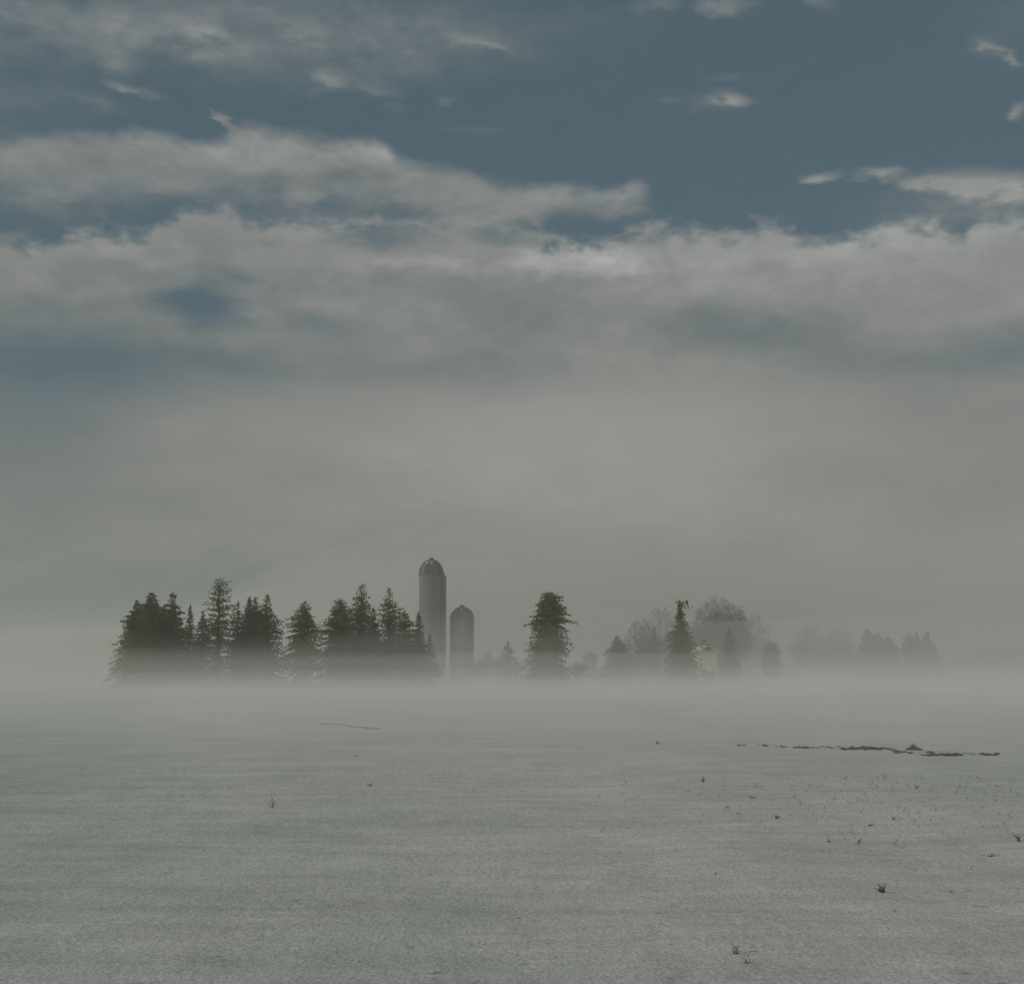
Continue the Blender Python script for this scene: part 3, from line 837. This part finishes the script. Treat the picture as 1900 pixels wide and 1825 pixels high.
def strip(name, label, pts, dens, wpx, hpx, th, seed, soil=True, clumps=()):
    """a band of bare soil and dead grass along a furrow"""
    R = random.Random(seed); mb = MB(); sb = MB()
    P = [at(*p) for p in pts]
    for a, b, k in zip(P, P[1:], dens):
        L = math.dist(a, b)
        for _ in range(int(L * 34 * k)):
            t = R.random(); s = a[1] / F0
            x = a[0] + (b[0] - a[0]) * t + R.gauss(0, .05); y = a[1] + (b[1] - a[1]) * t + R.gauss(0, wpx * s * 4)
            stalks(mb, (x, y, gz(x, y)), 3, hpx * s * R.uniform(.5, 1.2), .05, R, th=.006 * th)
        if soil:
            for _ in range(int(L * 6 * k)):
                t = R.random(); s = a[1] / F0
                x = a[0] + (b[0] - a[0]) * t + R.gauss(0, .05); y = a[1] + (b[1] - a[1]) * t + R.gauss(0, wpx * s * 3)
                z = gz(x, y); r = R.uniform(.025, .10) * (1.3 if vnoise(x * 1.7, y * .9 + 3) > .05 else .6)
                ring = 8
                vs = [(x, y, z + r * R.uniform(.4, .7))]
                for i in range(ring):
                    q = r * R.uniform(.8, 1.5); aa = 2*PI*i/ring
                    vs.append((x + q*1.5*math.cos(aa), y + q*math.sin(aa), z - .03))
                for i in range(ring):
                    q = r * R.uniform(.5, .8); aa = 2*PI*i/ring
                    vs.append((x + q*1.3*math.cos(aa), y + q*math.sin(aa), z + r * R.uniform(.25, .5)))
                f = []
                for i in range(ring):
                    j = (i + 1) % ring
                    f.append((1+i, 1+j, 1+ring+j, 1+ring+i)); f.append((1+ring+i, 1+ring+j, 0))
                sb.add(vs, f)
    for (px, py, wp, hp) in clumps:
        for _ in range(int(wp * 1.1)):
            u = R.uniform(-1, 1); x, y, z = at(px + u * wp, py + 2); s = y / F0
            y += R.uniform(-.5, .5); z = gz(x, y)
            h = hp * s * (1 - .6 * abs(u)) * R.uniform(.3, 1.0)
            stalks(mb, (x, y, z), 2, h * 1.15, .02, R, th=.009)
            vs = [(x + R.uniform(-.02, .02), y, z + h * .7)]
            for rr, zz in ((1, -.03), (.7, .40)):
                for i in range(7):
                    q = (h * .8 + .03) * R.uniform(.7, 1.4) * rr; aa = 2*PI*i/7
                    vs.append((x + 1.4*q*math.cos(aa), y + q*math.sin(aa), z + (zz if zz < 0 else h * zz * R.uniform(.7, 1.2))))
            f = []
            for i in range(7):
                j = (i + 1) % 7
                f.append((1+i, 1+j, 8+j, 8+i)); f.append((8+i, 8+j, 0))
            sb.add(vs, f)
    o = mb.build(name, M_weed)
    tag(o, label, 'stubble', kind='stuff')
    if soil and sb.v: 
        c = sb.build('soil_clods', M_soil, o)
    return o
strip('stubble_strip', 'long dark strip of bare stubble and soil across the right snow',
      [(1340, 1380), (1400, 1381), (1440, 1383), (1500, 1385), (1560, 1385), (1580, 1387), (1640, 1388), (1670, 1394), (1720, 1396), (1780, 1397), (1842, 1398)],
      [.10, .2, .25, .2, .12, .5, .5, .3, .5, .3, .2], 3.0, 4, 1.3, 41,
      clumps=[(1420, 1381, 8, 4), (1448, 1383, 10, 4), (1490, 1385, 26, 4), (1535, 1384, 12, 3), (1576, 1388, 13, 9), (1612, 1387, 26, 8), (1650, 1388, 12, 4),
              (1676, 1394, 18, 5), (1742, 1399, 30, 7), (1772, 1398, 10, 8), (1800, 1397, 7, 3), (1832, 1398, 10, 7), (1376, 1380, 12, 3)])
strip('stubble_strip', 'short faint dark furrow left of the middle in the foggy snow', [(594, 1343), (640, 1344), (660, 1349), (702, 1352)], [.8, .25, .8], 1.6, 3, 1.8, 42)
strip('stubble_strip', 'second faint furrow below the short foggy one', [(640, 1402), (668, 1401), (735, 1399)], [.5, .18], 2, 3, 1.2, 43, True)
strip('stubble_strip', 'faint furrow right of the two foggy left ones', [(905, 1395), (925, 1397), (955, 1407)], [.25, .25], 2, 3, 1.0, 44, False)

def mound(px, py, hpx, wpx, label, seed):
    R = random.Random(seed)
    x, y, z = at(px, py); s = y / F0
    h = hpx * s; w = wpx * s
    root = empty('soil_mound', (x, y, z)); tag(root, label, 'soil mound', 'soil mounds in the stubble strip')
    mb = MB(); ring = 22; rows = 6
    vs = []
    for j in range(rows + 1):
        t = j / rows
        for i in range(ring):
            a = 2 * PI * i / ring
            r = (1 - t) ** .8 * (1 + .22 * math.sin(a * 3 + seed) + R.uniform(-.1, .1))
            vs.append((w * r * math.cos(a) - w * .1 * t, w * .7 * r * math.sin(a), -.04 + h * (t ** .7) * R.uniform(.9, 1.1)))
    f = [(j*ring + i, j*ring + (i+1) % ring, (j+1)*ring + (i+1) % ring, (j+1)*ring + i) for j in range(rows) for i in range(ring)]
    f.append(tuple(range(rows*ring, rows*ring + ring)))
    mb.add(vs, f); mb.build('soil', M_soil, root)
    g = MB(); stalks(g, (0, 0, h * .5), 26, h * .9, .02, R, th=.008); g.build('dry_grass', M_weed, root)
mound(1695, 1391, 10, 17, 'dark soil mound standing highest in the stubble strip', 3)
mound(1582, 1388, 5, 12, 'flat dark soil mound at the left of the dense part of the strip', 4)

# ------------------------------------------------------------------ air: haze and fog
def volmat(name, density, col, aniso=0.0):
    m = bpy.data.materials.new(name); m.use_nodes = True
    nt = m.node_tree; nt.nodes.clear()
    out = nt.nodes.new('ShaderNodeOutputMaterial'); v = nt.nodes.new('ShaderNodeVolumePrincipled')
    v.inputs['Density'].default_value = density; v.inputs['Color'].default_value = (*col, 1); v.inputs['Anisotropy'].default_value = aniso
    nt.links.new(v.outputs[0], out.inputs['Volume'])
    return m
FOGG = (0.945, 0.94, 0.90)
mb = MB(); mb.box((-6500, -450, -3.0), (6500, 6100, 36)); 
hz = mb.build('haze', volmat('haze_air', 0.0006, FOGG))
tag(hz, 'thin pale winter haze over the whole field', 'haze', kind='stuff')

def fog_body(name, label, xs, ys, topf, bottom, density, col=FOGG):
    """closed body of fog: top surface z = topf(x, y) above a flat bottom, its rim pinched down to the bottom"""
    nx, ny = len(xs), len(ys)
    v = []
    for y in ys:
        for x in xs: v.append((x, y, topf(x, y)))
    for y in ys:
        for x in xs: v.append((x, y, bottom))
    f = []
    N = nx * ny
    for j in range(ny - 1):
        for i in range(nx - 1):
            a = j*nx + i
            f.append((a, a+1, a+nx+1, a+nx)); f.append((N+a, N+a+nx, N+a+nx+1, N+a+1))
    for i in range(nx - 1):
        f.append((i, N+i, N+i+1, i+1)); a = (ny-1)*nx + i; f.append((a, a+1, N+a+1, N+a))
    for j in range(ny - 1):
        a = j*nx; f.append((a, a+nx, N+a+nx, N+a)); a = j*nx + nx - 1; f.append((a, N+a, N+a+nx, a+nx))
    o = mesh_obj(name, v, f, volmat(name + '_air', density, col), None, False)
    tag(o, label, 'fog', kind='stuff')
    return o
def sm(a, b, x):
    t = min(1, max(0, (x - a) / (b - a))); return t*t*(3 - 2*t)

# low ground fog lying on the field in front of and among the trees
def fogtop(x, y, edge, a, h):
    z = h * (1 + .30 * float(vnoise(x / 34 + 3, y / 45)) + .16 * float(vnoise(x / 13 + 3, y / 30)))
    return max(-.9, -.9 + (z + .9) * edge)
def wedge(h0, h1, seed, y0):
    def f(x, y):
        k = 1 + .36 * float(vnoise(x / 44 + seed, y / 60 + 7.3 * seed)) + .18 * float(vnoise(x / 17 + seed, y / 25))
        z = (h0 + (h1 - h0) * max(0, y - y0) / (209 - y0)) * k
        edge = sm(y0 - 1, y0 + 22, y) * (1 - sm(232, 285, y))
        return max(-.9, -.9 + (z + .9) * edge)
    return f
XS = [-700 + i * 10 for i in range(141)]
YS = [34, 40] + [50 + i * 8 for i in range(31)]
fog_body('haze', 'lowest white ground fog lying knee deep on the snow before the trees', XS, [28] + YS, wedge(1.5, 1.4, 1, 30), -1.0, 0.0068, FOGG)
fog_body('haze', 'white ground fog lying waist deep on the snow before the trees', XS, [28] + YS, wedge(1.3, 2.9, 4, 34), -1.02, 0.0062, FOGG)
fog_body('haze', 'middle ground fog thickening towards the feet of the trees', XS, YS, wedge(0.4, 5.0, 2, 44), -1.05, 0.0042, FOGG)
fog_body('haze', 'uppermost thin ground fog reaching the low boughs of the trees', XS, YS, wedge(0.1, 9.0, 3, 110), -1.1, 0.0050, FOGG)

# the fog bank standing behind and over the farm
def btop(x, y):
    t = max(0.0, y - 217 - 6 * float(vnoise(x / 30 + 2, 4.4)))
    n = 1 + .40 * float(vnoise(x / 90 + 9, y / 150)) + .22 * float(vnoise(x / 34, y / 60))
    e = 30 * (1 - math.exp(-t / 17)) * n
    e *= 1 - .72 * sm(-.02, -.36, math.atan2(x, y))
    e *= (1 - sm(820, 1000, y)) * (1 - sm(1000, 1200, abs(x)))
    return max(-1.1, e - 1.1)
fog_body('haze', 'long bank of fog standing behind the farm', [-1200 + i * 20 for i in range(121)],
         [216 + i * 4 for i in range(10)] + [260 + i * 10 for i in range(10)] + [365 + i * 25 for i in range(28)], btop, -1.2, 0.0105, (0.78, 0.775, 0.735))
